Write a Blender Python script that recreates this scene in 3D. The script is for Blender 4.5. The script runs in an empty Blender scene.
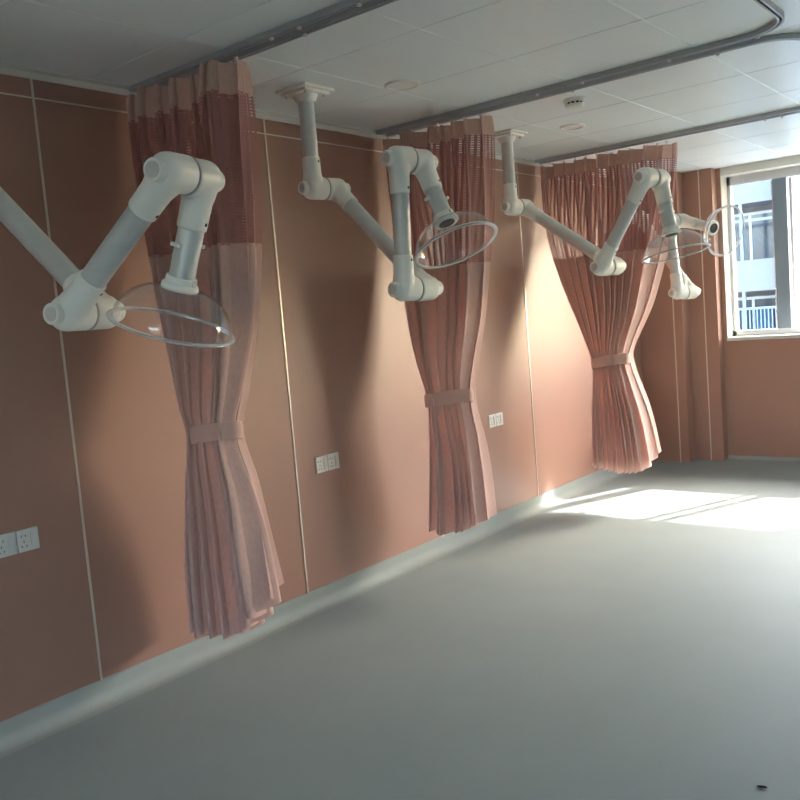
import bpy, bmesh, math, random
from mathutils import Vector, Matrix
random.seed(4)
C = bpy.context.scene.collection
V = Vector
PI = math.pi

# ------------------------------------------------------------------ materials
def lin(c):
    return tuple((x / 12.92 if x <= .04045 else ((x + .055) / 1.055) ** 2.4) for x in c)

def rgb(r, g, b):
    return lin((r / 255, g / 255, b / 255))

def mat(name):
    m = bpy.data.materials.new(name)
    m.use_nodes = True
    m.node_tree.nodes.clear()
    out = m.node_tree.nodes.new('ShaderNodeOutputMaterial')
    return m, m.node_tree, out

def nd(nt, typ, **kw):
    n = nt.nodes.new(typ)
    for k, v in kw.items():
        setattr(n, k, v)
    return n

def bsdf(nt, col, rough=.5, spec=.5, metal=0.):
    b = nd(nt, 'ShaderNodeBsdfPrincipled')
    b.inputs['Base Color'].default_value = (*col, 1)
    b.inputs['Roughness'].default_value = rough
    b.inputs['Metallic'].default_value = metal
    b.inputs['Specular IOR Level'].default_value = spec
    return b

def plain(name, col, rough=.5, spec=.5, metal=0., vary=0., scale=8., bump=0., stretch=None):
    """principled surface with a little procedural noise in colour and relief"""
    m, nt, out = mat(name)
    b = bsdf(nt, col, rough, spec, metal)
    tc = nd(nt, 'ShaderNodeTexCoord')
    no = nd(nt, 'ShaderNodeTexNoise')
    no.inputs['Scale'].default_value = scale
    no.inputs['Detail'].default_value = 4
    if stretch:
        mp = nd(nt, 'ShaderNodeMapping')
        mp.inputs['Scale'].default_value = stretch
        nt.links.new(tc.outputs['Object'], mp.inputs['Vector'])
        nt.links.new(mp.outputs['Vector'], no.inputs['Vector'])
    else:
        nt.links.new(tc.outputs['Object'], no.inputs['Vector'])
    cr = nd(nt, 'ShaderNodeValToRGB')
    cr.color_ramp.elements[0].position = .3
    cr.color_ramp.elements[1].position = .7
    cr.color_ramp.elements[0].color = (*[max(0, x * (1 - vary)) for x in col], 1)
    cr.color_ramp.elements[1].color = (*[min(1, x * (1 + vary)) for x in col], 1)
    nt.links.new(no.outputs['Fac'], cr.inputs['Fac'])
    nt.links.new(cr.outputs['Color'], b.inputs['Base Color'])
    if bump:
        bp = nd(nt, 'ShaderNodeBump')
        bp.inputs['Strength'].default_value = bump
        bp.inputs['Distance'].default_value = .002
        nt.links.new(no.outputs['Fac'], bp.inputs['Height'])
        nt.links.new(bp.outputs['Normal'], b.inputs['Normal'])
    nt.links.new(b.outputs[0], out.inputs[0])
    return m

def fabric(name, col, trans, net=False, weave=900.):
    """curtain cloth: diffuse + translucent, fine weave; net=True has rows of small holes"""
    m, nt, out = mat(name)
    uv = nd(nt, 'ShaderNodeUVMap')
    tc = nd(nt, 'ShaderNodeTexCoord')
    no = nd(nt, 'ShaderNodeTexNoise')
    no.inputs['Scale'].default_value = 30
    no.inputs['Detail'].default_value = 5
    mp = nd(nt, 'ShaderNodeMapping')
    mp.inputs['Scale'].default_value = (9, 1.2, 1)
    nt.links.new(uv.outputs['UV'], mp.inputs['Vector'])
    nt.links.new(mp.outputs['Vector'], no.inputs['Vector'])
    cr = nd(nt, 'ShaderNodeValToRGB')
    cr.color_ramp.elements[0].position = .3
    cr.color_ramp.elements[1].position = .7
    cr.color_ramp.elements[0].color = (*[x * .93 for x in col], 1)
    cr.color_ramp.elements[1].color = (*[min(1, x * 1.07) for x in col], 1)
    nt.links.new(no.outputs['Fac'], cr.inputs['Fac'])
    b = bsdf(nt, col, .62, .25)
    b.inputs['Sheen Weight'].default_value = .25
    nt.links.new(cr.outputs['Color'], b.inputs['Base Color'])
    t = nd(nt, 'ShaderNodeBsdfTranslucent')
    nt.links.new(cr.outputs['Color'], t.inputs['Color'])
    mx = nd(nt, 'ShaderNodeMixShader')
    mx.inputs[0].default_value = trans
    nt.links.new(b.outputs[0], mx.inputs[1])
    nt.links.new(t.outputs[0], mx.inputs[2])
    last = mx
    if net:
        sx = nd(nt, 'ShaderNodeSeparateXYZ')
        nt.links.new(uv.outputs['UV'], sx.inputs[0])
        def hole(sock, pitch, thr):
            a = nd(nt, 'ShaderNodeMath', operation='MULTIPLY')
            a.inputs[1].default_value = 1 / pitch
            nt.links.new(sock, a.inputs[0])
            f = nd(nt, 'ShaderNodeMath', operation='FRACT')
            nt.links.new(a.outputs[0], f.inputs[0])
            g = nd(nt, 'ShaderNodeMath', operation='GREATER_THAN')
            g.inputs[1].default_value = thr
            nt.links.new(f.outputs[0], g.inputs[0])
            return g
        h1 = hole(sx.outputs['X'], .012, .5)
        h2 = hole(sx.outputs['Y'], .012, .5)
        mu = nd(nt, 'ShaderNodeMath', operation='MULTIPLY')
        nt.links.new(h1.outputs[0], mu.inputs[0])
        nt.links.new(h2.outputs[0], mu.inputs[1])
        tr = nd(nt, 'ShaderNodeBsdfTransparent')
        m2 = nd(nt, 'ShaderNodeMixShader')
        nt.links.new(mu.outputs[0], m2.inputs[0])
        nt.links.new(mx.outputs[0], m2.inputs[1])
        nt.links.new(tr.outputs[0], m2.inputs[2])
        last = m2
    nt.links.new(last.outputs[0], out.inputs[0])
    return m

def clear(name, tint, haze=.05, rough=.03, ior=1.45, hazecol=(.9, .9, .9)):
    """thin clear sheet (window pane, acrylic hood): tinted see-through + Fresnel gloss + slight haze"""
    m, nt, out = mat(name)
    tr = nd(nt, 'ShaderNodeBsdfTransparent')
    tr.inputs[0].default_value = (*tint, 1)
    df = nd(nt, 'ShaderNodeBsdfDiffuse')
    df.inputs[0].default_value = (*hazecol, 1)
    lw = nd(nt, 'ShaderNodeLayerWeight')
    lw.inputs['Blend'].default_value = .35
    mu = nd(nt, 'ShaderNodeMath', operation='MULTIPLY_ADD')
    mu.inputs[1].default_value = haze * 4
    mu.inputs[2].default_value = haze
    nt.links.new(lw.outputs['Facing'], mu.inputs[0])
    m1 = nd(nt, 'ShaderNodeMixShader')
    nt.links.new(mu.outputs[0], m1.inputs[0])
    nt.links.new(tr.outputs[0], m1.inputs[1])
    nt.links.new(df.outputs[0], m1.inputs[2])
    gl = nd(nt, 'ShaderNodeBsdfGlossy')
    gl.inputs['Roughness'].default_value = rough
    # Schlick reflectance from the facing angle, the same on both sides of the sheet
    pw = nd(nt, 'ShaderNodeMath', operation='POWER')
    pw.inputs[1].default_value = 5
    l2 = nd(nt, 'ShaderNodeLayerWeight')
    l2.inputs['Blend'].default_value = .5
    nt.links.new(l2.outputs['Facing'], pw.inputs[0])
    f0 = ((ior - 1) / (ior + 1)) ** 2
    fr = nd(nt, 'ShaderNodeMath', operation='MULTIPLY_ADD')
    fr.inputs[1].default_value = (1 - f0) * .8
    fr.inputs[2].default_value = f0
    nt.links.new(pw.outputs[0], fr.inputs[0])
    m2 = nd(nt, 'ShaderNodeMixShader')
    nt.links.new(fr.outputs[0], m2.inputs[0])
    nt.links.new(m1.outputs[0], m2.inputs[1])
    nt.links.new(gl.outputs[0], m2.inputs[2])
    nt.links.new(m2.outputs[0], out.inputs[0])
    return m

M = dict(
    wall=plain('salmon_brown_panel', rgb(170, 128, 110), .40, .48, vary=.02, scale=3),
    strip=plain('metal_strip', rgb(226, 214, 198), .32, .5, .55, vary=.03, scale=20),
    floor=plain('vinyl_floor', rgb(142, 152, 149), .55, .22, vary=.03, scale=2.5, bump=.04),
    cove=plain('vinyl_cove', rgb(162, 167, 160), .8, .1, vary=.02, scale=5),
    ceil=plain('ceiling_tile', rgb(236, 245, 242), .36, .4, vary=.01, scale=2),
    joint=plain('ceiling_joint', rgb(150, 150, 146), .6, .3, vary=.02),
    white_wall=plain('white_paint', rgb(214, 212, 204), .7, .3, vary=.02, scale=4),
    cream=plain('cream_paint', rgb(226, 216, 196), .6, .3, vary=.02, scale=4),
    plastic=plain('white_plastic', rgb(236, 234, 224), .38, .5, vary=.02, scale=10),
    cap=plain('greyish_cap', rgb(205, 198, 190), .35, .5, vary=.03, scale=12),
    alu=plain('satin_aluminium', rgb(206, 207, 202), .45, .5, .25, vary=.03, scale=6, stretch=(1, 1, 12)),
    rail=plain('rail_aluminium', rgb(172, 174, 176), .38, .5, .3, vary=.04, scale=9),
    dark=plain('black_plastic_and_hole_shade', rgb(26, 25, 24), .5, .4, vary=.05),
    shadowgap=plain('dark_gap_shade', rgb(58, 56, 54), .7, .3, vary=.05),  # dark colour painted in for the shade inside rail slots and vents
    socket=plain('ivory_socket', rgb(222, 216, 206), .4, .5, vary=.01),
    frame=plain('blue_grey_frame', rgb(128, 144, 156), .4, .5, .2, vary=.03),
    lightframe=plain('pale_frame', rgb(214, 218, 220), .4, .5, vary=.02),
    bwhite=plain('pale_render', rgb(132, 132, 133), .8, .2, vary=.03, scale=1.5),
    bsiding=None,
    bdark=plain('dark_window_glass', rgb(46, 56, 68), .15, .6, vary=.15, scale=.8),
    bblue=plain('blue_door_paint', rgb(48, 84, 104), .5, .4, vary=.05),
    ground=plain('grey_paving', rgb(150, 150, 146), .9, .2, vary=.1, scale=.5),
    hook=plain('hook_nylon', rgb(226, 214, 206), .4, .5, vary=.02),
    hood=clear('clear_acrylic', (.98, .98, .98), .010, .04, 1.42),
    hoodrim=clear('clear_acrylic_edge', (.93, .93, .92), .20, .06, 1.5, (.97, .97, .95)),
    pane=clear('window_glass', (.95, .97, .98), .004, .01, 1.35),
    panetint=clear('blue_window_glass', (.76, .775, .79), .004, .01, 1.35),
    header=fabric('beige_header_cloth', rgb(216, 180, 162), .22),
    net=fabric('red_net_cloth', rgb(184, 130, 122), .22, net=True),
    drape=fabric('pink_drape_cloth', rgb(218, 178, 164), .2),
    tie=fabric('pink_tie_cloth', rgb(218, 176, 158), .15),
    litter=plain('dark_sliver', rgb(30, 28, 30), .7, .3, vary=.1, scale=60),
)

# ceiling tile shade with a plain siding for the building's wing
def siding():
    m, nt, out = mat('pale_siding')
    b = bsdf(nt, rgb(166, 170, 175), .7, .3)
    tc = nd(nt, 'ShaderNodeTexCoord')
    sx = nd(nt, 'ShaderNodeSeparateXYZ')
    nt.links.new(tc.outputs['Object'], sx.inputs[0])
    a = nd(nt, 'ShaderNodeMath', operation='MULTIPLY')
    a.inputs[1].default_value = 1 / .55
    nt.links.new(sx.outputs['Z'], a.inputs[0])
    f = nd(nt, 'ShaderNodeMath', operation='FRACT')
    nt.links.new(a.outputs[0], f.inputs[0])
    g = nd(nt, 'ShaderNodeMath', operation='GREATER_THAN')
    g.inputs[1].default_value = .92
    nt.links.new(f.outputs[0], g.inputs[0])
    mx = nd(nt, 'ShaderNodeMix', data_type='RGBA')
    mx.inputs[6].default_value = (*rgb(166, 170, 175), 1)
    mx.inputs[7].default_value = (*rgb(150, 158, 164), 1)
    nt.links.new(g.outputs[0], mx.inputs[0])
    nt.links.new(mx.outputs[2], b.inputs['Base Color'])
    nt.links.new(b.outputs[0], out.inputs[0])
    return m
M['bsiding'] = siding()

# ------------------------------------------------------------------ mesh helpers
def BM():
    return bmesh.new()

def add_box(bm, lo, hi, bev=0.):
    lo, hi = V(lo), V(hi)
    r = bmesh.ops.create_cube(bm, size=1.)
    vs = r['verts']
    bmesh.ops.scale(bm, vec=hi - lo, verts=vs)
    bmesh.ops.translate(bm, vec=(lo + hi) / 2, verts=vs)
    if bev:
        es = list({e for v in vs for e in v.link_edges})
        bmesh.ops.bevel(bm, geom=es, offset=bev, segments=2, affect='EDGES', profile=.6)

def frame_of(d):
    d = V(d).normalized()
    a = V((0, 0, 1)) if abs(d.z) < .9 else V((1, 0, 0))
    x = d.cross(a).normalized()
    return x, d.cross(x), d

def add_lathe(bm, prof, origin=(0, 0, 0), axis=(0, 0, 1), n=32, close=True, a0=0., sweep=2 * PI):
    """prof = [(radius, height along axis)...]; radius 0 ends become poles"""
    x, y, d = frame_of(axis)
    o = V(origin)
    rings = []
    for r, h in prof:
        if r < 1e-6:
            rings.append([bm.verts.new(o + d * h)])
        else:
            rings.append([bm.verts.new(o + d * h + (x * math.cos(t) + y * math.sin(t)) * r)
                          for t in (a0 + sweep * k / n for k in range(n))])
    for A, B in zip(rings, rings[1:]):
        for k in range(n):
            k2 = (k + 1) % n
            if len(A) == 1 and len(B) == 1:
                continue
            if len(A) == 1:
                bm.faces.new((A[0], B[k2], B[k]))
            elif len(B) == 1:
                bm.faces.new((A[k], A[k2], B[0]))
            else:
                bm.faces.new((A[k], A[k2], B[k2], B[k]))

def add_rod(bm, p, q, r, n=24):
    p, q = V(p), V(q)
    L = (q - p).length
    add_lathe(bm, [(0, 0), (r, 0), (r, L), (0, L)], p, q - p, n)

def add_sweep(bm, path, prof, closed_prof=True, z_up=True):
    """sweep a 2D profile (side, up) along a horizontal path"""
    rows = []
    n = len(path)
    for i, p in enumerate(path):
        p = V(p)
        t = (V(path[min(i + 1, n - 1)]) - V(path[max(i - 1, 0)])).normalized()
        s = t.cross(V((0, 0, 1))).normalized()
        rows.append([bm.verts.new(p + s * a + V((0, 0, b))) for a, b in prof])
    m = len(prof)
    for A, B in zip(rows, rows[1:]):
        for k in range(m):
            k2 = (k + 1) % m
            bm.faces.new((A[k], B[k], B[k2], A[k2]))
    bm.faces.new(rows[0])
    bm.faces.new(rows[-1][::-1])

def obj(name, bm, m, parent=None, smooth=None, loc=None):
    bmesh.ops.recalc_face_normals(bm, faces=bm.faces)
    me = bpy.data.meshes.new(name)
    bm.to_mesh(me)
    bm.free()
    me.materials.append(m)
    if smooth is not None:
        me.polygons.foreach_set('use_smooth', [True] * len(me.polygons))
        me.set_sharp_from_angle(angle=math.radians(smooth))
    o = bpy.data.objects.new(name, me)
    C.objects.link(o)
    if parent:
        o.parent = parent
    if loc is not None:
        o.location = loc
    return o

def inst(name, me, parent, mtx):
    o = bpy.data.objects.new(name, me)
    C.objects.link(o)
    o.parent = parent
    o.matrix_basis = mtx
    return o

def thing(name, label, cat, loc=(0, 0, 0), group=None):
    o = bpy.data.objects.new(name, None)
    o.empty_display_size = .1
    C.objects.link(o)
    o.location = loc
    return tag(o, label, cat, group)

def tag(o, label, cat, group=None):
    o['label'] = label
    o['category'] = cat
    if group:
        o['group'] = group
    return o

def struct(o, label=None):
    o['kind'] = 'structure'
    if label:
        o['label'] = label
    return o

def sbox(name, m, *boxes, bev=0., parent=None):
    bm = BM()
    for lo, hi in boxes:
        add_box(bm, lo, hi, bev)
    o = obj(name, bm, m, parent)
    return o if parent else struct(o)

# ------------------------------------------------------------------ the room
H = 2.533
XR, YB = 5.3, -4.2          # right wall, wall behind the viewer
YA, YP, YW, YG = 7.42, 7.57, 7.68, 7.86    # corner column, pilaster, window wall, glazing line
WX0, WX1, WZ0, WZ1 = .68, 4.55, 1.075, 2.465

sbox('floor', M['floor'], ((-.1, YB - .1, -.12), (XR + .1, YW + .28, 0)))
sbox('wall_left', M['wall'], ((-.1, YB, -.1), (0, YW + .28, H + .05)))
sbox('wall_right', M['white_wall'], ((XR, YB, -.1), (XR + .1, YW + .28, H + .05)))
BX0, BX1, BZ0, BZ1 = 2.5, 4.9, .95, 2.42      # unseen window, added behind the viewer for fill light
sbox('wall_back', M['white_wall'], ((-.1, YB - .1, -.1), (BX0, YB, H + .05)), ((BX1, YB - .1, -.1), (XR + .1, YB, H + .05)),
     ((BX0, YB - .1, -.1), (BX1, YB, BZ0)), ((BX0, YB - .1, BZ1), (BX1, YB, H + .05)))
# window wall: the piece under, beside and over the opening
sbox('wall_far', M['wall'], ((0, YW, -.1), (WX0, YW + .26, H + .05)), ((WX1, YW, -.1), (XR, YW + .26, H + .05)),
     ((WX0, YW, -.1), (WX1, YW + .26, WZ0 - .03)))
sbox('wall_over_window', M['white_wall'], ((WX0, YW, WZ1), (WX1, YW + .26, H + .05)))
sbox('wall_corner', M['wall'], ((0, YA, 0), (.39, YW, H)))
sbox('wall_pilaster', M['wall'], ((.39, YP, 0), (.64, YW, H)))

# ceiling: 0.6 m tiles, each with a bevelled edge, over a recessed joint
TX0, TY0, TX, TY = .6285, 2.6837, .6046, .6189
bm = BM()
g, dpt = .0042, .005
i0, i1 = -2, int((XR - TX0) / TX) + 1
j0, j1 = int((YB - TY0) / TY) - 1, int((YW - TY0) / TY) + 1
def cl(v, a, b):
    return max(a, min(b, v))
for i in range(i0, i1 + 1):
    for j in range(j0, j1 + 1):
        xa, xb = cl(TX0 + i * TX, 0, XR), cl(TX0 + (i + 1) * TX, 0, XR)
        ya, yb = cl(TY0 + j * TY, YB, YW), cl(TY0 + (j + 1) * TY, YB, YW)
        if xb - xa < .02 or yb - ya < .02:
            continue
        lo = [bm.verts.new(p) for p in ((xa + g, ya + g, H), (xb - g, ya + g, H), (xb - g, yb - g, H), (xa + g, yb - g, H))]
        hi = [bm.verts.new(p) for p in ((xa, ya, H + dpt), (xb, ya, H + dpt), (xb, yb, H + dpt), (xa, yb, H + dpt))]
        bm.faces.new(lo)
        for k in range(4):
            bm.faces.new((lo[k], lo[(k + 1) % 4], hi[(k + 1) % 4], hi[k]))
add_box(bm, (-.1, YB - .1, H + dpt + .001), (XR + .1, YW + .28, H + .15))
struct(obj('ceiling', bm, M['ceil']))

# white angle moulding along the wall tops and a slim picture strip below it
def moulding(name, p, q, nrm):
    bm = BM()
    p, q, nrm = V(p), V(q), V(nrm)
    pr = [(0, 0), (.028, 0), (.028, -.006), (.006, -.010), (.006, -.034), (0, -.034)]
    A = [bm.verts.new(p + nrm * a + V((0, 0, b))) for a, b in pr]
    B = [bm.verts.new(q + nrm * a + V((0, 0, b))) for a, b in pr]
    for k in range(6):
        bm.faces.new((A[k], B[k], B[(k + 1) % 6], A[(k + 1) % 6]))
    bm.faces.new(A)
    bm.faces.new(B[::-1])
    struct(obj(name, bm, M['white_wall']))
moulding('trim_1', (0, YB, H), (0, YA, H), (1, 0, 0))
moulding('trim_2', (XR, YB, H), (XR, YW, H), (-1, 0, 0))
sbox('trim_3', M['strip'], ((0, YB, 2.425), (.004, YA, 2.431)))
# upright metal strips at the panel joints
n = 4
for k in range(-4, 5):
    y = 1.826 + 1.2 * k
    sbox('trim_%d' % n, M['strip'], ((0, y - .0045, .1), (.004, y + .0045, H - .034)))
    n += 1
for x, y in ((.31, YA), (.53, YP)):
    sbox('trim_%d' % n, M['strip'], ((x - .0045, y - .004, .0), (x + .0045, y, H)))
    n += 1
# vinyl cove skirting: upright band that curls out on to the floor
def cove(name, p, q, nrm, h=.1, r=.05):
    bm = BM()
    p, q, nrm = V(p), V(q), V(nrm)
    pr = [(0, h), (.004, h)] + [(.004 + r - r * math.cos(t), .0015 + r - r * math.sin(t)) for t in (PI / 2 * k / 8 for k in range(9))] + [(.004 + r + .02, .0005), (0, .0005)]
    A = [bm.verts.new(p + nrm * a + V((0, 0, b))) for a, b in pr]
    B = [bm.verts.new(q + nrm * a + V((0, 0, b))) for a, b in pr]
    m = len(pr)
    for k in range(m):
        bm.faces.new((A[k], B[k], B[(k + 1) % m], A[(k + 1) % m]))
    bm.faces.new(A)
    bm.faces.new(B[::-1])
    struct(obj(name, bm, M['cove'], smooth=40))
cove('baseboard_left', (0, YB, 0), (0, YA, 0), (1, 0, 0))
cove('baseboard_right', (XR, YB, 0), (XR, YW, 0), (-1, 0, 0))
cove('baseboard_far', (.64, YW, 0), (XR, YW, 0), (0, -1, 0), .03, .02)

# ---- window: painted reveal, sill board, sliding sashes
sbox('trim_%d' % n, M['cream'], ((WX0 - .002, YW - .002, WZ0), (WX0 + .004, YG - .03, WZ1)), ((WX1 - .004, YW - .002, WZ0), (WX1 + .002, YG - .03, WZ1))); n += 1
sbox('trim_%d' % n, M['white_wall'], ((WX0 - .0, YW - .025, WZ0 - .03), (WX1 + .0, YG + .12, WZ0)), bev=.004); n += 1
win = bpy.data.objects.new('window_1', None)
C.objects.link(win)
win.location = (0, YG, 0)
struct(win)
def wpart(name, m, *boxes, bev=.002):
    bm = BM()
    for lo, hi in boxes:
        add_box(bm, lo, hi, bev)
    return obj(name, bm, m, win)
FT = .048
wpart('window_frame', M['lightframe'],
      ((WX0, -.03, WZ0), (WX0 + .03, .05, WZ1)), ((WX1 - .045, -.03, WZ0), (WX1, .05, WZ1)),
      ((WX0, -.03, WZ0), (WX1, .05, WZ0 + FT)), ((WX0, -.03, WZ1 - .075), (WX1, .05, WZ1)))
wpart('head_channel', M['lightframe'], ((WX0 + .045, -.034, WZ1 - .062), (WX1 - .045, -.028, WZ1 - .040)), bev=0)
for x0, x1 in ((1.06, 1.172), (1.875, 1.915), (1.985, 2.035), (2.75, 2.86), (3.62, 3.70)):
    wpart('mullion', M['frame'], ((x0, -.028, WZ0 + .03), (x1, .045, WZ1 - .06)))
for x0, x1, mt in ((.705, 1.065, 'panetint'), (1.167, 1.88, 'pane'), (2.03, 2.76, 'panetint'), (2.855, 3.63, 'panetint'), (3.695, 4.51, 'pane')):
    wpart('pane', M[mt], ((x0, .006, WZ0 + .04), (x1, .011, WZ1 - .07)), bev=0)
wpart('pane', M['pane'], ((1.91, .006, WZ0 + .04), (1.99, .011, WZ1 - .07)), bev=0)

win = bpy.data.objects.new('added_fill_window', None)  # added opening that lets sky light in from behind
C.objects.link(win)
win.location = (0, YB, 0)
struct(win)
wpart('window_frame', M['lightframe'], ((BX0, -.09, BZ0), (BX0 + .05, -.02, BZ1)), ((BX1 - .05, -.09, BZ0), (BX1, -.02, BZ1)),
      ((BX0, -.09, BZ0), (BX1, -.02, BZ0 + .05)), ((BX0, -.09, BZ1 - .05), (BX1, -.02, BZ1)))
wpart('mullion', M['frame'], (((BX0 + BX1) / 2 - .04, -.085, BZ0 + .04), ((BX0 + BX1) / 2 + .04, -.025, BZ1 - .04)))
wpart('pane', M['pane'], ((BX0 + .04, -.055, BZ0 + .04), ((BX0 + BX1) / 2 - .03, -.05, BZ1 - .04)), bev=0)
wpart('pane', M['pane'], (((BX0 + BX1) / 2 + .03, -.055, BZ0 + .04), (BX1 - .04, -.05, BZ1 - .04)), bev=0)

# unseen upright fin, added outside to block sun beside the first mullion
sbox('added_shade_fin', M['bwhite'], ((.945, 8.22, -.5), (1.115, 8.30, 2.60)))
# unseen slab, added outside over the window to end the sun patch
sbox('added_shade_slab', M['bwhite'], ((-2, YW + .26, 2.60), (8, 8.72, 2.78)))

# ------------------------------------------------------------------ curtain rails
PROF = [(-.0125, 0), (-.0125, -.022), (-.0045, -.022), (-.0045, -.018), (-.0095, -.017), (-.0095, -.005), (.0095, -.005), (.0095, -.017), (.0045, -.018), (.0045, -.022), (.0125, -.022), (.0125, 0)]
def arc(cx, cy, r, a0, a1, z, n=12):
    return [(cx + r * math.cos(a0 + (a1 - a0) * k / n), cy + r * math.sin(a0 + (a1 - a0) * k / n), z) for k in range(n + 1)]
def rail(path, label, group, stops):
    """aluminium C channel; stops = points that carry a joint clip"""
    t = thing('curtain_rail', label, 'curtain rail', path[0], group)
    o = V(path[0])
    bm = BM()
    add_sweep(bm, [V(p) - o for p in path], PROF)
    obj('channel', bm, M['rail'], t, smooth=30)
    bm = BM()
    add_sweep(bm, [V(p) - o + V((0, 0, -.0065)) for p in path], [(-.009, 0), (-.009, -.002), (.009, -.002), (.009, 0)])  # dark strip stands in for shade within the channel
    obj('slot_shade', bm, M['shadowgap'], t)
    for s in stops:
        bm = BM()
        p = V(s) - o
        add_lathe(bm, [(0, -.031), (.007, -.031), (.009, -.027), (.008, -.024), (.004, -.018), (0, -.018)], p, (0, 0, 1), 12)
        obj('glider', bm, M['hook'], t, smooth=50)
    return t
R_ = .20
XE = 2.235
ZT = H
bay1 = [(.02, 2.335, ZT), (.5, 2.335, ZT), (1.2, 2.335, ZT)] + arc(XE - R_, 2.335 + R_, R_, -PI / 2, 0, ZT) + [(XE, 2.9, ZT), (XE, 3.4, ZT)] + \
       arc(XE - R_, 3.865 - R_, R_, 0, PI / 2, ZT) + [(1.2, 3.865, ZT), (.5, 3.865, ZT), (.03, 3.865, ZT)]
rail(bay1, 'curtain rail over the second curtain, rounding a corner towards the viewer at the upper right', None,
     [(.98, 2.335, ZT), (1.06, 3.865, ZT), (1.30, 3.865, ZT), (1.72, 3.865, ZT), (2.1, 3.855, ZT)])
bay0 = [(.02, 2.265, ZT), (.5, 2.265, ZT), (1.2, 2.265, ZT)] + arc(XE - R_, 2.265 - R_, R_, PI / 2, 0, ZT) + [(XE, 1.2, ZT), (XE, .7, ZT)] + \
       arc(XE - R_, .75 - R_ + .0, R_, 0, -PI / 2, ZT)[1:] + [(1.2, .35, ZT), (.03, .35, ZT)]
rail(bay0, 'dark looking curtain rail carrying the nearest curtain at the upper left', None,
     [(.88, 2.265, ZT), (1.02, 2.265, ZT), (1.3, 2.265, ZT)])
bay2 = [(.02, 3.965, ZT), (.5, 3.965, ZT), (1.2, 3.965, ZT)] + arc(XE - R_, 3.965 + R_, R_, -PI / 2, 0, ZT) + [(XE, 4.6, ZT), (XE, 5.3, ZT)] + \
       arc(XE - R_, 5.655 - R_, R_, 0, PI / 2, ZT) + [(1.2, 5.655, ZT), (.03, 5.655, ZT)]
rail(bay2, 'curtain rail alongside the one over the second curtain, bending towards the window', None,
     [(1.2, 3.965, ZT), (1.9, 3.966, ZT)])
bay3 = [(.02, 5.735, ZT), (.5, 5.735, ZT), (1.2, 5.735, ZT), (2.0, 5.735, ZT), (2.9, 5.735, ZT)]
rail(bay3, 'straight curtain rail above the farthest curtain beside the window', None,
     [(1.6, 5.735, ZT), (1.7, 5.735, ZT)])

# ------------------------------------------------------------------ privacy curtains
def interp(tab, z):
    """tab = [(x, z)...] with z falling; smooth (Catmull-Rom like) lookup"""
    if z >= tab[0][1]:
        return tab[0][0]
    for k in range(len(tab) - 1):
        (x0, z0), (x1, z1) = tab[k], tab[k + 1]
        if z >= z1:
            t = (z0 - z) / (z0 - z1)
            xm = tab[k - 1] if k else tab[k]
            xp = tab[k + 2] if k + 2 < len(tab) else tab[k + 1]
            m0 = (x1 - xm[0]) / max(1e-6, (xm[1] - z1)) * (z0 - z1) if k else (x1 - x0)
            m1 = (xp[0] - x0) / max(1e-6, (z0 - xp[1])) * (z0 - z1) if k + 2 < len(tab) else (x1 - x0)
            t2, t3 = t * t, t * t * t
            return (2 * t3 - 3 * t2 + 1) * x0 + (t3 - 2 * t2 + t) * m0 + (-2 * t3 + 3 * t2) * x1 + (t3 - t2) * m1
    return tab[-1][0]

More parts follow.
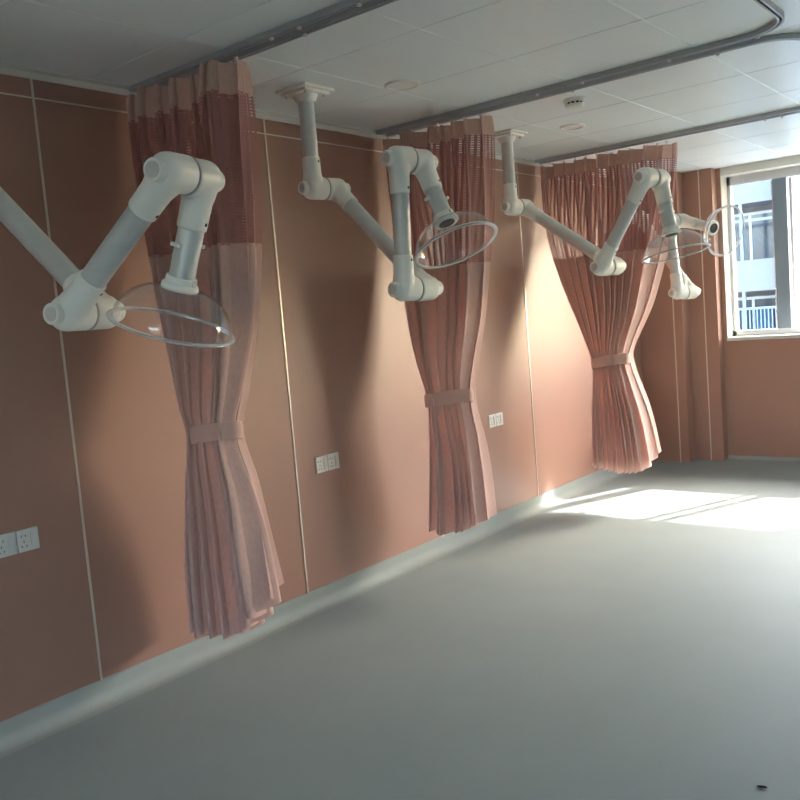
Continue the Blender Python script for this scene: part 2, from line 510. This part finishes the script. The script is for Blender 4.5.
def curtain(y0, left, right, zt, z_head, z_net, z_waist, hem, pleats, seed, label, amp=.072, turn=.03):
    """left/right = silhouette tables (x, z); hem = [(u, z)...] bottom edge"""
    rnd = random.Random(seed)
    t = thing('privacy_curtain', label, 'curtain', (0, y0, zt), 'tied back curtains on the ceiling rails')
    NU = pleats * 14
    ph = [rnd.uniform(-.9, .9) for _ in range(pleats + 2)]
    am = [rnd.uniform(.65, 1.25) for _ in range(pleats + 2)]
    dr = [rnd.uniform(-.5, .5) for _ in range(pleats + 2)]
    def sm(arr, u):
        f = u * pleats
        k = int(f)
        q = f - k
        q = q * q * (3 - 2 * q)
        return arr[min(k, pleats)] * (1 - q) + arr[min(k + 1, pleats + 1)] * q
    hz = [(b, 1 - a) for a, b in hem]
    zh_l, zh_r = left[-1][1], right[-1][1]
    def hem_z(u):
        return interp(hz, 1 - u)
    def P(u, z, hz_u):
        # below the tie the silhouette is looked up by the fraction of the way to the hem
        if z < z_waist:
            f = (z_waist - z) / (z_waist - hz_u)
            zl, zr = z_waist - f * (z_waist - zh_l), z_waist - f * (z_waist - zh_r)
        else:
            zl = zr = z
        xl, xr = interp(left, zl), interp(right, zr)
        w = xr - xl
        ht = (zt - z) / (zt - z_waist)
        uu = u + .012 * math.sin(5 * u + 3 * z + seed)
        a = 2 * PI * pleats * uu + 1.5 * sm(ph, u) + sm(dr, u) * max(0, ht) * 1.6
        gather = math.exp(-((z - z_waist) / .30) ** 2)
        A = amp * sm(am, u) * (1 - .55 * gather)
        edge = min(1, 6 * min(u, 1 - u) + .25)
        # the bundle rounds out where it is tied
        bulge = .062 * gather * math.sqrt(max(0, 1 - (2 * u - 1) ** 2))
        s = math.sin(a)
        y = A * edge * (s + .09 * math.sin(2 * a + 1.1 + sm(ph, u))) - bulge + .015 * math.sin(9 * u + seed)
        x = xl + w * u + .35 * (w / pleats) * math.sin(2 * a) * .5 * edge
        # the free edge turns away towards the window side
        e = max(0, (u - .88) / .12)
        y += .11 * e ** 1.3 * (1 - .6 * gather)
        x -= turn * e ** 1.2 * (1 - .6 * gather)
        top = math.exp(-((zt - z) / .05))
        return V((x, y * (1 - .25 * top), z - zt))
    def sheet(name, za, zb, rows, m, to_hem=False):
        bm = BM()
        uvl = bm.loops.layers.uv.new('UVMap')
        grid, uvs = [], []
        for r in range(rows + 1):
            row, ur = [], []
            for k in range(NU + 1):
                u = k / NU
                zb_u = hem_z(u) if to_hem else zb
                if to_hem:
                    # straight rows down to the tie, then fan out to the hem
                    f = r / rows
                    fw = (za - z_waist) / (za - .27)
                    z = za - (za - z_waist) * f / fw if f < fw else z_waist - (z_waist - zb_u) * (f - fw) / (1 - fw)
                else:
                    z = za - (za - zb) * r / rows
                dip = 0
                if name == 'header' and r == 0:
                    dip = -.006 * (1 - math.cos(2 * PI * u * pleats / 2))
                p = P(u, z, hem_z(u)) + V((0, 0, dip))
                row.append(bm.verts.new(p))
                ur.append((u * pleats * .16, z))
            grid.append(row)
            uvs.append(ur)
        for r in range(rows):
            for k in range(NU):
                f = bm.faces.new((grid[r][k], grid[r + 1][k], grid[r + 1][k + 1], grid[r][k + 1]))
                for l, (rr, kk) in zip(f.loops, ((r, k), (r + 1, k), (r + 1, k + 1), (r, k + 1))):
                    l[uvl].uv = uvs[rr][kk]
        me = bpy.data.meshes.new(name)
        bm.to_mesh(me)
        bm.free()
        me.materials.append(m)
        me.polygons.foreach_set('use_smooth', [True] * len(me.polygons))
        o = bpy.data.objects.new(name, me)
        C.objects.link(o)
        o.parent = t
        return o
    sheet('header', zt, z_head, 5, M['header'])
    sheet('net_panel', z_head, z_net, 20, M['net'])
    sheet('drape', z_net, 0, 64, M['drape'], True)
    # seam bands where net meets cloth
    for nm, zc in (('seam_band', z_head), ('seam_band', z_net)):
        bm = BM()
        uvl = bm.loops.layers.uv.new('UVMap')
        A = [[bm.verts.new(P(k / NU, zc + dz, hem_z(k / NU)) + V((0, s * .0022, 0))) for k in range(NU + 1)] for s in (-1,) for dz in (.008, -.008)]
        for k in range(NU):
            bm.faces.new((A[0][k], A[1][k], A[1][k + 1], A[0][k + 1]))
        o = obj(nm, bm, M['tie'], t, smooth=60)
    # hooks up to the rail
    for k in range(pleats):
        u = (k + .25) / pleats
        p = P(u, zt, 0)
        bm = BM()
        add_rod(bm, p + V((0, 0, -.03)), p + V((0, 0, .010)), .0035, 8)
        add_lathe(bm, [(0, .003), (.008, .004), (.008, .012), (0, .013)], p, (0, 0, 1), 10)
        obj('hook', bm, M['hook'], t, smooth=40)
    # fabric tie round the waist
    xl, xr = interp(left, z_waist), interp(right, z_waist)
    cx, ax, ay = (xl + xr) / 2, (xr - xl) / 2 - .004, .066
    bm = BM()
    n_ = 48
    rings = []
    for dz, off in ((.036, -.002), (.034, .004), (0, .007), (-.034, .004), (-.036, -.002)):
        rings.append([bm.verts.new((cx + (ax + off) * math.cos(2 * PI * k / n_),
                                    -.028 + (ay + off) * math.sin(2 * PI * k / n_) + .003 * math.sin(14 * PI * k / n_),
                                    z_waist - zt + dz + .018 * math.cos(2 * PI * k / n_ + .4))) for k in range(n_)])
    for A, B in zip(rings, rings[1:]):
        for k in range(n_):
            bm.faces.new((A[k], B[k], B[(k + 1) % n_], A[(k + 1) % n_]))
    obj('tieback', bm, M['tie'], t, smooth=60)
    return t

curtain(2.25,
        [(.020, 2.485), (.035, 2.143), (.093, 1.695), (.148, 1.416), (.206, 1.16), (.243, 1.07), (.185, .858), (.120, .544), (.085, .199)],
        [(.765, 2.485), (.750, 2.135), (.715, 1.772), (.660, 1.473), (.595, 1.241), (.540, 1.07), (.593, .882), (.629, .642), (.662, .430)],
        2.485, 2.370, 1.800, 1.07, [(0, .205), (.3, .20), (.52, .215), (.72, .28), (.86, .36), (1, .43)], 8, 3,
        'pleated pink curtain tied back behind the nearest white arm, nearest of the three', .072, .085)
curtain(3.90,
        [(.035, 2.490), (.060, 1.865), (.105, 1.522), (.140, 1.277), (.222, 1.02), (.222, .899), (.188, .582), (.145, .238)],
        [(.745, 2.490), (.716, 2.052), (.656, 1.638), (.616, 1.416), (.569, 1.222), (.538, 1.02), (.569, .757), (.587, .336)],
        2.490, 2.405, 1.730, 1.01, [(0, .235), (.35, .235), (.6, .255), (.8, .30), (1, .336)], 8, 8,
        'pleated pink curtain tied back behind the middle white arm, second of three')
curtain(5.72,
        [(.028, 2.490), (.070, 1.957), (.193, 1.506), (.352, 1.09), (.364, 1.01), (.325, .622), (.310, .287)],
        [(1.040, 2.490), (.961, 1.981), (.807, 1.459), (.650, 1.122), (.648, 1.04), (.745, .697), (.803, .388)],
        2.490, 2.40, 1.80, 1.05, [(0, .285), (.25, .255), (.5, .25), (.8, .275), (1, .385)], 12, 5,
        'widest pink curtain tied back in the far corner near the window', .076, .02)

# ------------------------------------------------------------------ extraction arms
TUBE, SL, SEP = .036, .138, .125
# one half of a swivel joint: local X points out of the joint, local Z along the sleeve
def joint_mesh():
    bm = BM()
    hub = [(0, -.0605), (.0475, -.0605), (.051, -.056), (.051, .012), (.0495, .022), (.045, .032), (.038, .040), (.030, .0435), (0, .0435)]
    add_lathe(bm, hub, (0, 0, 0), (1, 0, 0), 40)
    add_lathe(bm, [(0, 0), (.050, 0), (.047, .040), (.0425, .062), (.0415, .10), (.0412, SL - .002), (.0405, SL), (0, SL)], (0, 0, 0), (0, 0, 1), 40)
    bmesh.ops.recalc_face_normals(bm, faces=bm.faces)
    me = bpy.data.meshes.new('joint_raw')
    bm.to_mesh(me)
    bm.free()
    o = bpy.data.objects.new('joint_raw', me)
    C.objects.link(o)
    r = o.modifiers.new('r', 'REMESH')
    r.mode = 'VOXEL'
    r.voxel_size = .0035
    s = o.modifiers.new('s', 'SMOOTH')
    s.factor = .5
    s.iterations = 7
    dg = bpy.context.evaluated_depsgraph_get()
    m2 = bpy.data.meshes.new_from_object(o.evaluated_get(dg))
    m2.name = 'joint_housing'
    bpy.data.objects.remove(o)
    m2.materials.clear()
    m2.materials.append(M['plastic'])
    m2.polygons.foreach_set('use_smooth', [True] * len(m2.polygons))
    return m2

def mesh_of(name, bm, m, smooth=40):
    bmesh.ops.recalc_face_normals(bm, faces=bm.faces)
    me = bpy.data.meshes.new(name)
    bm.to_mesh(me)
    bm.free()
    me.materials.append(m)
    me.polygons.foreach_set('use_smooth', [True] * len(me.polygons))
    me.set_sharp_from_angle(angle=math.radians(smooth))
    return me

JOINT = joint_mesh()
bm = BM()
add_lathe(bm, [(0, .040), (.0315, .040), (.0305, .062), (.0285, .066), (.0235, .066), (.0215, .0625), (0, .0625)], (0, 0, 0), (1, 0, 0), 32)
CAP = mesh_of('end_cap', bm, M['plastic'])
bm = BM()
add_lathe(bm, [(0, .0626), (.0205, .0626), (.0205, .0640), (0, .0646)], (0, 0, 0), (1, 0, 0), 24)
INS = mesh_of('cap_disc', bm, M['cap'])
bm = BM()
add_lathe(bm, [(.046, -.0015), (.0525, -.0015), (.0525, .0015), (.046, .0015)], (0, 0, 0), (1, 0, 0), 40)
RING = mesh_of('joint_ring', bm, M['cap'])
bm = BM()
add_lathe(bm, [(0, -.004), (.0052, -.004), (.0052, .0012), (.003, .0018), (0, .0018)], (0, 0, 0), (0, 0, 1), 14)
SCREW = mesh_of('screw', bm, M['dark'])
# clear bell hood: local Z runs out of the tube; open rim at the far end
HR, HD = .166, .112
bm = BM()
outer, inner = [], []
for k in range(19):
    t = k / 18
    r = .039 + (HR - .039) * math.sin(t * PI / 2) ** 1.0
    z = HD * (1 - math.cos(t * PI / 2)) ** .95
    outer.append((r, z))
    inner.append((r - .003, z + .001))
add_lathe(bm, outer + [(HR, HD + .004), (HR - .003, HD + .004)] + inner[::-1] + [outer[0]], (0, 0, 0), (0, 0, 1), 64)
HOOD = mesh_of('hood_bell', bm, M['hood'], 60)
bm = BM()
add_lathe(bm, [(HR - .003, HD), (HR + .004, HD - .003), (HR + .011, HD - .001), (HR + .0125, HD + .003), (HR + .010, HD + .006), (HR + .002, HD + .007), (HR - .004, HD + .005), (HR - .003, HD)], (0, 0, 0), (0, 0, 1), 64)
RIM = mesh_of('hood_rim', bm, M['hoodrim'], 60)
bm = BM()
add_lathe(bm, [(.0365, -.030), (.0425, -.030), (.0435, -.014), (.049, -.010), (.052, -.002), (.052, .006), (.046, .008), (.0365, .008), (.0365, -.030)], (0, 0, 0), (0, 0, 1), 40)
add_box(bm, (-.006, .041, -.028), (.006, .050, -.012), .001)
COLLAR = mesh_of('hood_collar', bm, M['plastic'])
bm = BM()
add_lathe(bm, [(0, -.058), (.0035, -.058), (.0035, .058), (0, .058)], (0, 0, 0), (0, 1, 0), 10)
add_box(bm, (-.013, .046, -.005), (.013, .058, .005), .001)
add_box(bm, (-.013, -.058, -.005), (.013, -.046, .005), .001)
DAMP = mesh_of('damper_handle', bm, M['plastic'])
bm = BM()
add_lathe(bm, [(.030, 0), (.0335, 0), (.0335, .002), (.030, .002), (.030, 0)], (0, 0, 0), (0, 0, 1), 32)
add_lathe(bm, [(0, .0), (.030, .0), (.030, .001), (0, .001)], (0, 0, 0), (0, 0, 1), 32)
MOUTH = mesh_of('tube_mouth_shade', bm, M['dark'])  # black disc painted in for the shade inside the tube

def basis(x, z, o):
    x, z = V(x).normalized(), V(z).normalized()
    y = z.cross(x).normalized()
    x = y.cross(z)
    return Matrix(((x.x, y.x, z.x, o[0]), (x.y, y.y, z.y, o[1]), (x.z, y.z, z.z, o[2]), (0, 0, 0, 1)))

def arm(mount, E1a, E1b, E2b, E2a, E3a, E3b, N, label, view):
    """joints of one articulated arm in room coordinates; a = capped half, b = its partner"""
    m = V(mount)
    t = thing('extraction_arm', label, 'fume extraction arm', m, 'jointed white extraction arms under the ceiling')
    E1a, E1b, E2b, E2a, E3a, E3b, N = [V(p) - m for p in (E1a, E1b, E2b, E2a, E3a, E3b, N)]
    d = (E1b - E1a).normalized()
    # ceiling bracket
    bm = BM()
    add_box(bm, (-.095, -.095, -.012), (.095, .095, -.0005), .003)
    add_box(bm, (-.078, -.078, -.026), (.078, .078, -.012), .004)
    add_lathe(bm, [(0, -.058), (.044, -.058), (.046, -.052), (.058, -.026), (0, -.026)], (0, 0, 0), (0, 0, 1), 32)
    pl = obj('ceiling_plate', bm, M['plastic'], t, smooth=30)
    for sx in (-1, 1):
        for sy in (-1, 1):
            bm = BM()
            add_lathe(bm, [(0, -.036), (.007, -.036), (.009, -.033), (.009, -.026), (0, -.026)], (sx * .06, sy * .06, 0), (0, 0, 1), 6)
            obj('bolt', bm, M['alu'], pl, smooth=30)
    tc = (V(view) - m)
    def half(o, out, sl):
        h = inst('joint_housing', JOINT, t, basis(out, sl, o))
        hw = basis(out, sl, o)
        inst('end_cap', CAP, h, Matrix.Identity(4))
        inst('cap_disc', INS, h, Matrix.Identity(4))
        s = V(sl).normalized()
        q = (d * 1.0 + (tc - V(o)).normalized() * 1.15)
        q = (q - s * q.dot(s)).normalized()
        p = V(o) + s * (SL - .022) + q * .0408
        sm_ = basis(s, q, p)
        inst('screw', SCREW, h, hw.inverted() @ sm_)
        return h
    up = V((0, 0, 1))
    half(E1a, -d, up)
    half(E1b, d, E2b - E1b)
    half(E2b, d, E1b - E2b)
    half(E2a, -d, E3a - E2a)
    half(E3a, -d, E2a - E3a)
    half(E3b, d, N - E3b)
    for A, B in ((E1a, E1b), (E2a, E2b), (E3a, E3b)):
        inst('joint_ring', RING, t, basis(d, (0, 0, 1), (A + B) / 2))
    def tube(p, q, e0, e1, open_end=False):
        k = (q - p).normalized()
        a, b = p + k * e0, q - k * e1
        bm = BM()
        L = (b - a).length
        if open_end:
            add_lathe(bm, [(0, 0), (TUBE, 0), (TUBE, L), (TUBE - .003, L), (TUBE - .003, L - .05), (0, L - .05)], a, k, 32)
        else:
            add_lathe(bm, [(0, 0), (TUBE, 0), (TUBE, L), (0, L)], a, k, 32)
        return obj('tube', bm, M['alu'], t, smooth=40)
    tube(V((0, 0, 0)), E1a, .055, SL - .02)
    tube(E1b, E2b, SL - .02, SL - .02)
    tube(E2a, E3a, SL - .02, SL - .02)
    k = (N - E3b).normalized()
    L3 = (N - E3b).length
    tube(E3b, N, SL - .02, -.012, True)
    inst('damper_handle', DAMP, t, basis(k.cross(d), k, E3b + k * (SL + (L3 - SL - .03) * .35)))
    hb = inst('hood', HOOD, t, basis(d, k, N + k * .004))
    hb['label'] = 'clear see-through bell hood'
    inst('hood_rim', RIM, hb, Matrix.Identity(4))
    inst('hood_collar', COLLAR, hb, Matrix.Identity(4))
    inst('tube_mouth_shade', MOUTH, hb, Matrix.Translation((0, 0, .010)))
    return t

CAM = (3.176, 0, 1.473)
arm((.402, 1.205, H), (.402, 1.205, 2.094), (.375, 1.327, 2.094), (.906, 1.444, 1.562), (.933, 1.322, 1.562), (1.334, 1.411, 1.892), (1.307, 1.533, 1.889), (1.199, 1.509, 1.612),
    'nearest jointed white extraction arm, its clear hood hanging before the first curtain', CAM)
arm((.402, 2.915, H), (.402, 2.915, 2.094), (.427, 3.038, 2.094), (.999, 2.923, 1.588), (.974, 2.800, 1.591), (1.003, 2.790, 2.110), (1.028, 2.912, 2.104), (1.142, 2.889, 1.850),
    'middle jointed white extraction arm, its clear hood tilted up before the second curtain', CAM)
arm((.412, 4.628, H), (.412, 4.628, 2.092), (.436, 4.750, 2.092), (1.067, 4.624, 1.668), (1.040, 4.501, 1.668), (1.344, 4.441, 2.105), (1.374, 4.564, 2.100), (1.427, 4.552, 1.812),
    'third jointed white extraction arm, hood hanging down before the farthest curtain', CAM)
arm((.405, 6.345, H), (.405, 6.345, 2.094), (.459, 6.458, 2.094), (.901, 6.247, 1.492), (.847, 6.134, 1.497), (.797, 6.158, 2.012), (.851, 6.271, 2.012), (1.108, 6.149, 1.924),
    'jointed white arm mostly behind the farthest curtain, hood turned to the window', CAM)

# ------------------------------------------------------------------ wall sockets
def socket(y, z, label):
    t = thing('wall_socket', label, 'wall socket', (0, y, z), 'white wall sockets on the left wall')
    bm = BM()
    add_box(bm, (.0003, -.0428, -.043), (.009, .0428, .043), .003)
    obj('face_plate', bm, M['socket'], t)
    bm = BM()
    # two-pin slots above, three-pin slots below
    for yy, zz, ang in ((-.026, .018, 0), (-.010, .018, 0), (-.018, -.004, 0), (-.027, -.022, .5), (-.009, -.022, -.5)):
        v0 = len(bm.verts)
        add_box(bm, (.0085, -.0013, -.0045), (.0098, .0013, .0045))
        vs = list(bm.verts)[v0:]
        bmesh.ops.rotate(bm, verts=vs, cent=(0, 0, 0), matrix=Matrix.Rotation(ang, 3, 'X'))
        bmesh.ops.translate(bm, verts=vs, vec=(0, yy, zz))
    obj('pin_slots', bm, M['dark'], t)
    bm = BM()
    add_box(bm, (.0085, .012, -.030), (.0125, .034, .030), .002)
    r = obj('rocker_switch', bm, M['socket'], t)
    bm = BM()
    add_box(bm, (.0085, .0095, -.031), (.0100, .0113, .031))
    obj('rocker_gap', bm, M['cap'], t)
    return t
for ya, z, where in ((1.503, .749, 'beside the nearest arm at the left edge'), (3.210, .742, 'between the first and second curtains'), (4.876, .733, 'just right of the second curtain')):
    socket(ya, z, 'left white socket plate of the pair ' + where)
    socket(ya + .0875, z, 'right white socket plate of the pair ' + where)

# ------------------------------------------------------------------ ceiling fittings
def disc_light(x, y, r, label):
    t = thing('ceiling_light', label, 'ceiling light', (x, y, H), 'round flush ceiling discs')
    bm = BM()
    add_lathe(bm, [(r - .012, -.0005), (r, -.0005), (r, -.006), (r - .004, -.010), (r - .012, -.010), (r - .014, -.004), (r - .012, -.0005)], (0, 0, 0), (0, 0, 1), 48)
    obj('trim_ring', bm, M['plastic'], t, smooth=30)
    bm = BM()
    add_lathe(bm, [(0, -.0045), (r - .014, -.0045), (r - .014, -.001), (0, -.001)], (0, 0, 0), (0, 0, 1), 48)
    obj('diffuser', bm, M['plastic'], t, smooth=30)
disc_light(.724, 3.222, .082, 'round white disc light on the ceiling beside the middle arm mount')
disc_light(.747, 4.835, .075, 'round white disc light on the ceiling beside the third arm mount')
t = thing('smoke_detector', 'small white smoke detector on the ceiling near the middle rails', 'smoke detector', (1.075, 4.225, H))
bm = BM()
add_lathe(bm, [(0, -.0005), (.058, -.0005), (.058, -.014), (.055, -.018), (0, -.018)], (0, 0, 0), (0, 0, 1), 36)
obj('base', bm, M['plastic'], t, smooth=30)
bm = BM()
add_lathe(bm, [(0, -.018), (.044, -.018), (.044, -.030), (0, -.030)], (0, 0, 0), (0, 0, 1), 36)
obj('vent_band', bm, M['shadowgap'], t, smooth=30)
bm = BM()
add_lathe(bm, [(0, -.028), (.048, -.028), (.049, -.034), (.044, -.042), (.030, -.046), (0, -.047)], (0, 0, 0), (0, 0, 1), 36)
for k in range(12):
    a = 2 * PI * k / 12
    add_box(bm, (.045 * math.cos(a) - .003, .045 * math.sin(a) - .003, -.030), (.045 * math.cos(a) + .003, .045 * math.sin(a) + .003, -.017))
obj('cover', bm, M['plastic'], t, smooth=30)

# a dark sliver lying on the floor near the viewer
bm = BM()
add_lathe(bm, [(0, -.014), (.0025, -.012), (.0042, -.004), (.0045, .004), (.003, .011), (0, .0145)], (0, 0, .0042), (1, .25, 0), 8)
bmesh.ops.scale(bm, vec=(1, 1, .8), verts=bm.verts)
o = obj('litter_sliver', bm, M['litter'], smooth=50, loc=(2.404, 2.506, .0009))
tag(o, 'tiny dark sliver of litter lying on the grey floor', 'litter')

# ------------------------------------------------------------------ across the street
BY = 30.
b = thing('apartment_building', 'pale building across the street with balconies, seen through the window', 'building', (0, BY, -9))
def bpart(name, m, lo, hi, parent=None):
    bm = BM()
    add_box(bm, V(lo) - V((0, BY, -9)), V(hi) - V((0, BY, -9)))
    return obj(name, bm, m, parent or b)
bpart('back_wall', M['bwhite'], (-22, BY + 1.6, -9), (12, BY + 10, 9.2))
bpart('side_wing', M['bsiding'], (-4.72, BY - .6, -9), (8, BY + 1.6, 9.2))
FLOOR = 2.91
for k in range(-3, 3):
    z = 1.42 + FLOOR * k
    bpart('balcony_front', M['bwhite'], (-22, BY, z), (-4.72, BY + .15, z + 1.04))
    bpart('balcony_slab', M['bwhite'], (-22, BY + .15, z), (-4.72, BY + 1.6, z + .18))
    for x in (-12.4, -9.4, -6.25):
        w = bpart('window', M['lightframe'], (x - 1.05, BY + 1.45, z + .5), (x + 1.35, BY + 1.6, z + 2.72))
        bpart('pane', M['bdark'], (x - .97, BY + 1.42, z + .6), (x + .1, BY + 1.46, z + 2.62), w)
        bpart('pane', M['bdark'], (x + .2, BY + 1.42, z + .6), (x + 1.27, BY + 1.46, z + 2.62), w)
    bpart('post', M['frame'], (-6.02, BY - .01, z + 1.04), (-5.92, BY + .1, z + FLOOR))
    bpart('top_rail', M['frame'], (-22, BY - .02, z + 2.30), (-4.72, BY + .05, z + 2.38))
# the storey below street view has an open railing and a blue door
zr = 1.42 - FLOOR + 1.04
for k in range(24):
    x = -7.6 + .12 * k
    bpart('baluster', M['frame'], (x - .018, BY - .03, zr), (x + .018, BY + .02, zr + 1.30))
bpart('handrail', M['frame'], (-7.7, BY - .04, zr + 1.26), (-4.72, BY + .03, zr + 1.34))
bpart('door', M['bblue'], (-5.62, BY + .3, zr - .9), (-5.22, BY + .36, zr + 1.25))
sbox('ground', M['ground'], ((-60, -60, -9.4), (60, 80, -9)))

# ------------------------------------------------------------------ light
sc = bpy.context.scene
w = bpy.data.worlds.new('sky')
sc.world = w
w.use_nodes = True
nt = w.node_tree
nt.nodes.clear()
wo = nt.nodes.new('ShaderNodeOutputWorld')
bg = nt.nodes.new('ShaderNodeBackground')
sky = nt.nodes.new('ShaderNodeTexSky')
sky.sky_type = 'NISHITA'
sky.sun_disc = False
sky.sun_elevation = math.radians(37)
sky.sun_rotation = math.radians(23)
sky.air_density = 1.0
sky.dust_density = 3.0
sky.ozone_density = .6
bg.inputs[1].default_value = 1.1
nt.links.new(sky.outputs[0], bg.inputs[0])
nt.links.new(bg.outputs[0], wo.inputs[0])
sun = bpy.data.lights.new('sun', 'SUN')
sun.energy = 6.5
sun.angle = math.radians(.55)
sun.color = (1, .98, .95)
so = bpy.data.objects.new('sun', sun)
C.objects.link(so)
so.rotation_euler = V((-.43, -1, -.78)).to_track_quat('-Z', 'Y').to_euler()

# ------------------------------------------------------------------ camera
cam = bpy.data.cameras.new('camera')
cam.sensor_fit = 'HORIZONTAL'
cam.sensor_width = 36
cam.lens = 36 * 860.83 / 800
cam.clip_start = .05
cam.clip_end = 300
co = bpy.data.objects.new('camera', cam)
C.objects.link(co)
co.matrix_world = Matrix(((.77860744, .00349126, .62750161, 3.17609),
                          (.62233643, .12386327, -.77288761, 0),
                          (-.08042275, .99229315, .09426813, 1.47328),
                          (0, 0, 0, 1)))
sc.camera = co
sc.view_settings.view_transform = 'Standard'
sc.view_settings.look = 'None'
sc.view_settings.gamma = 1
sc.view_settings.use_curve_mapping = False
sc.view_settings.exposure = 2.2
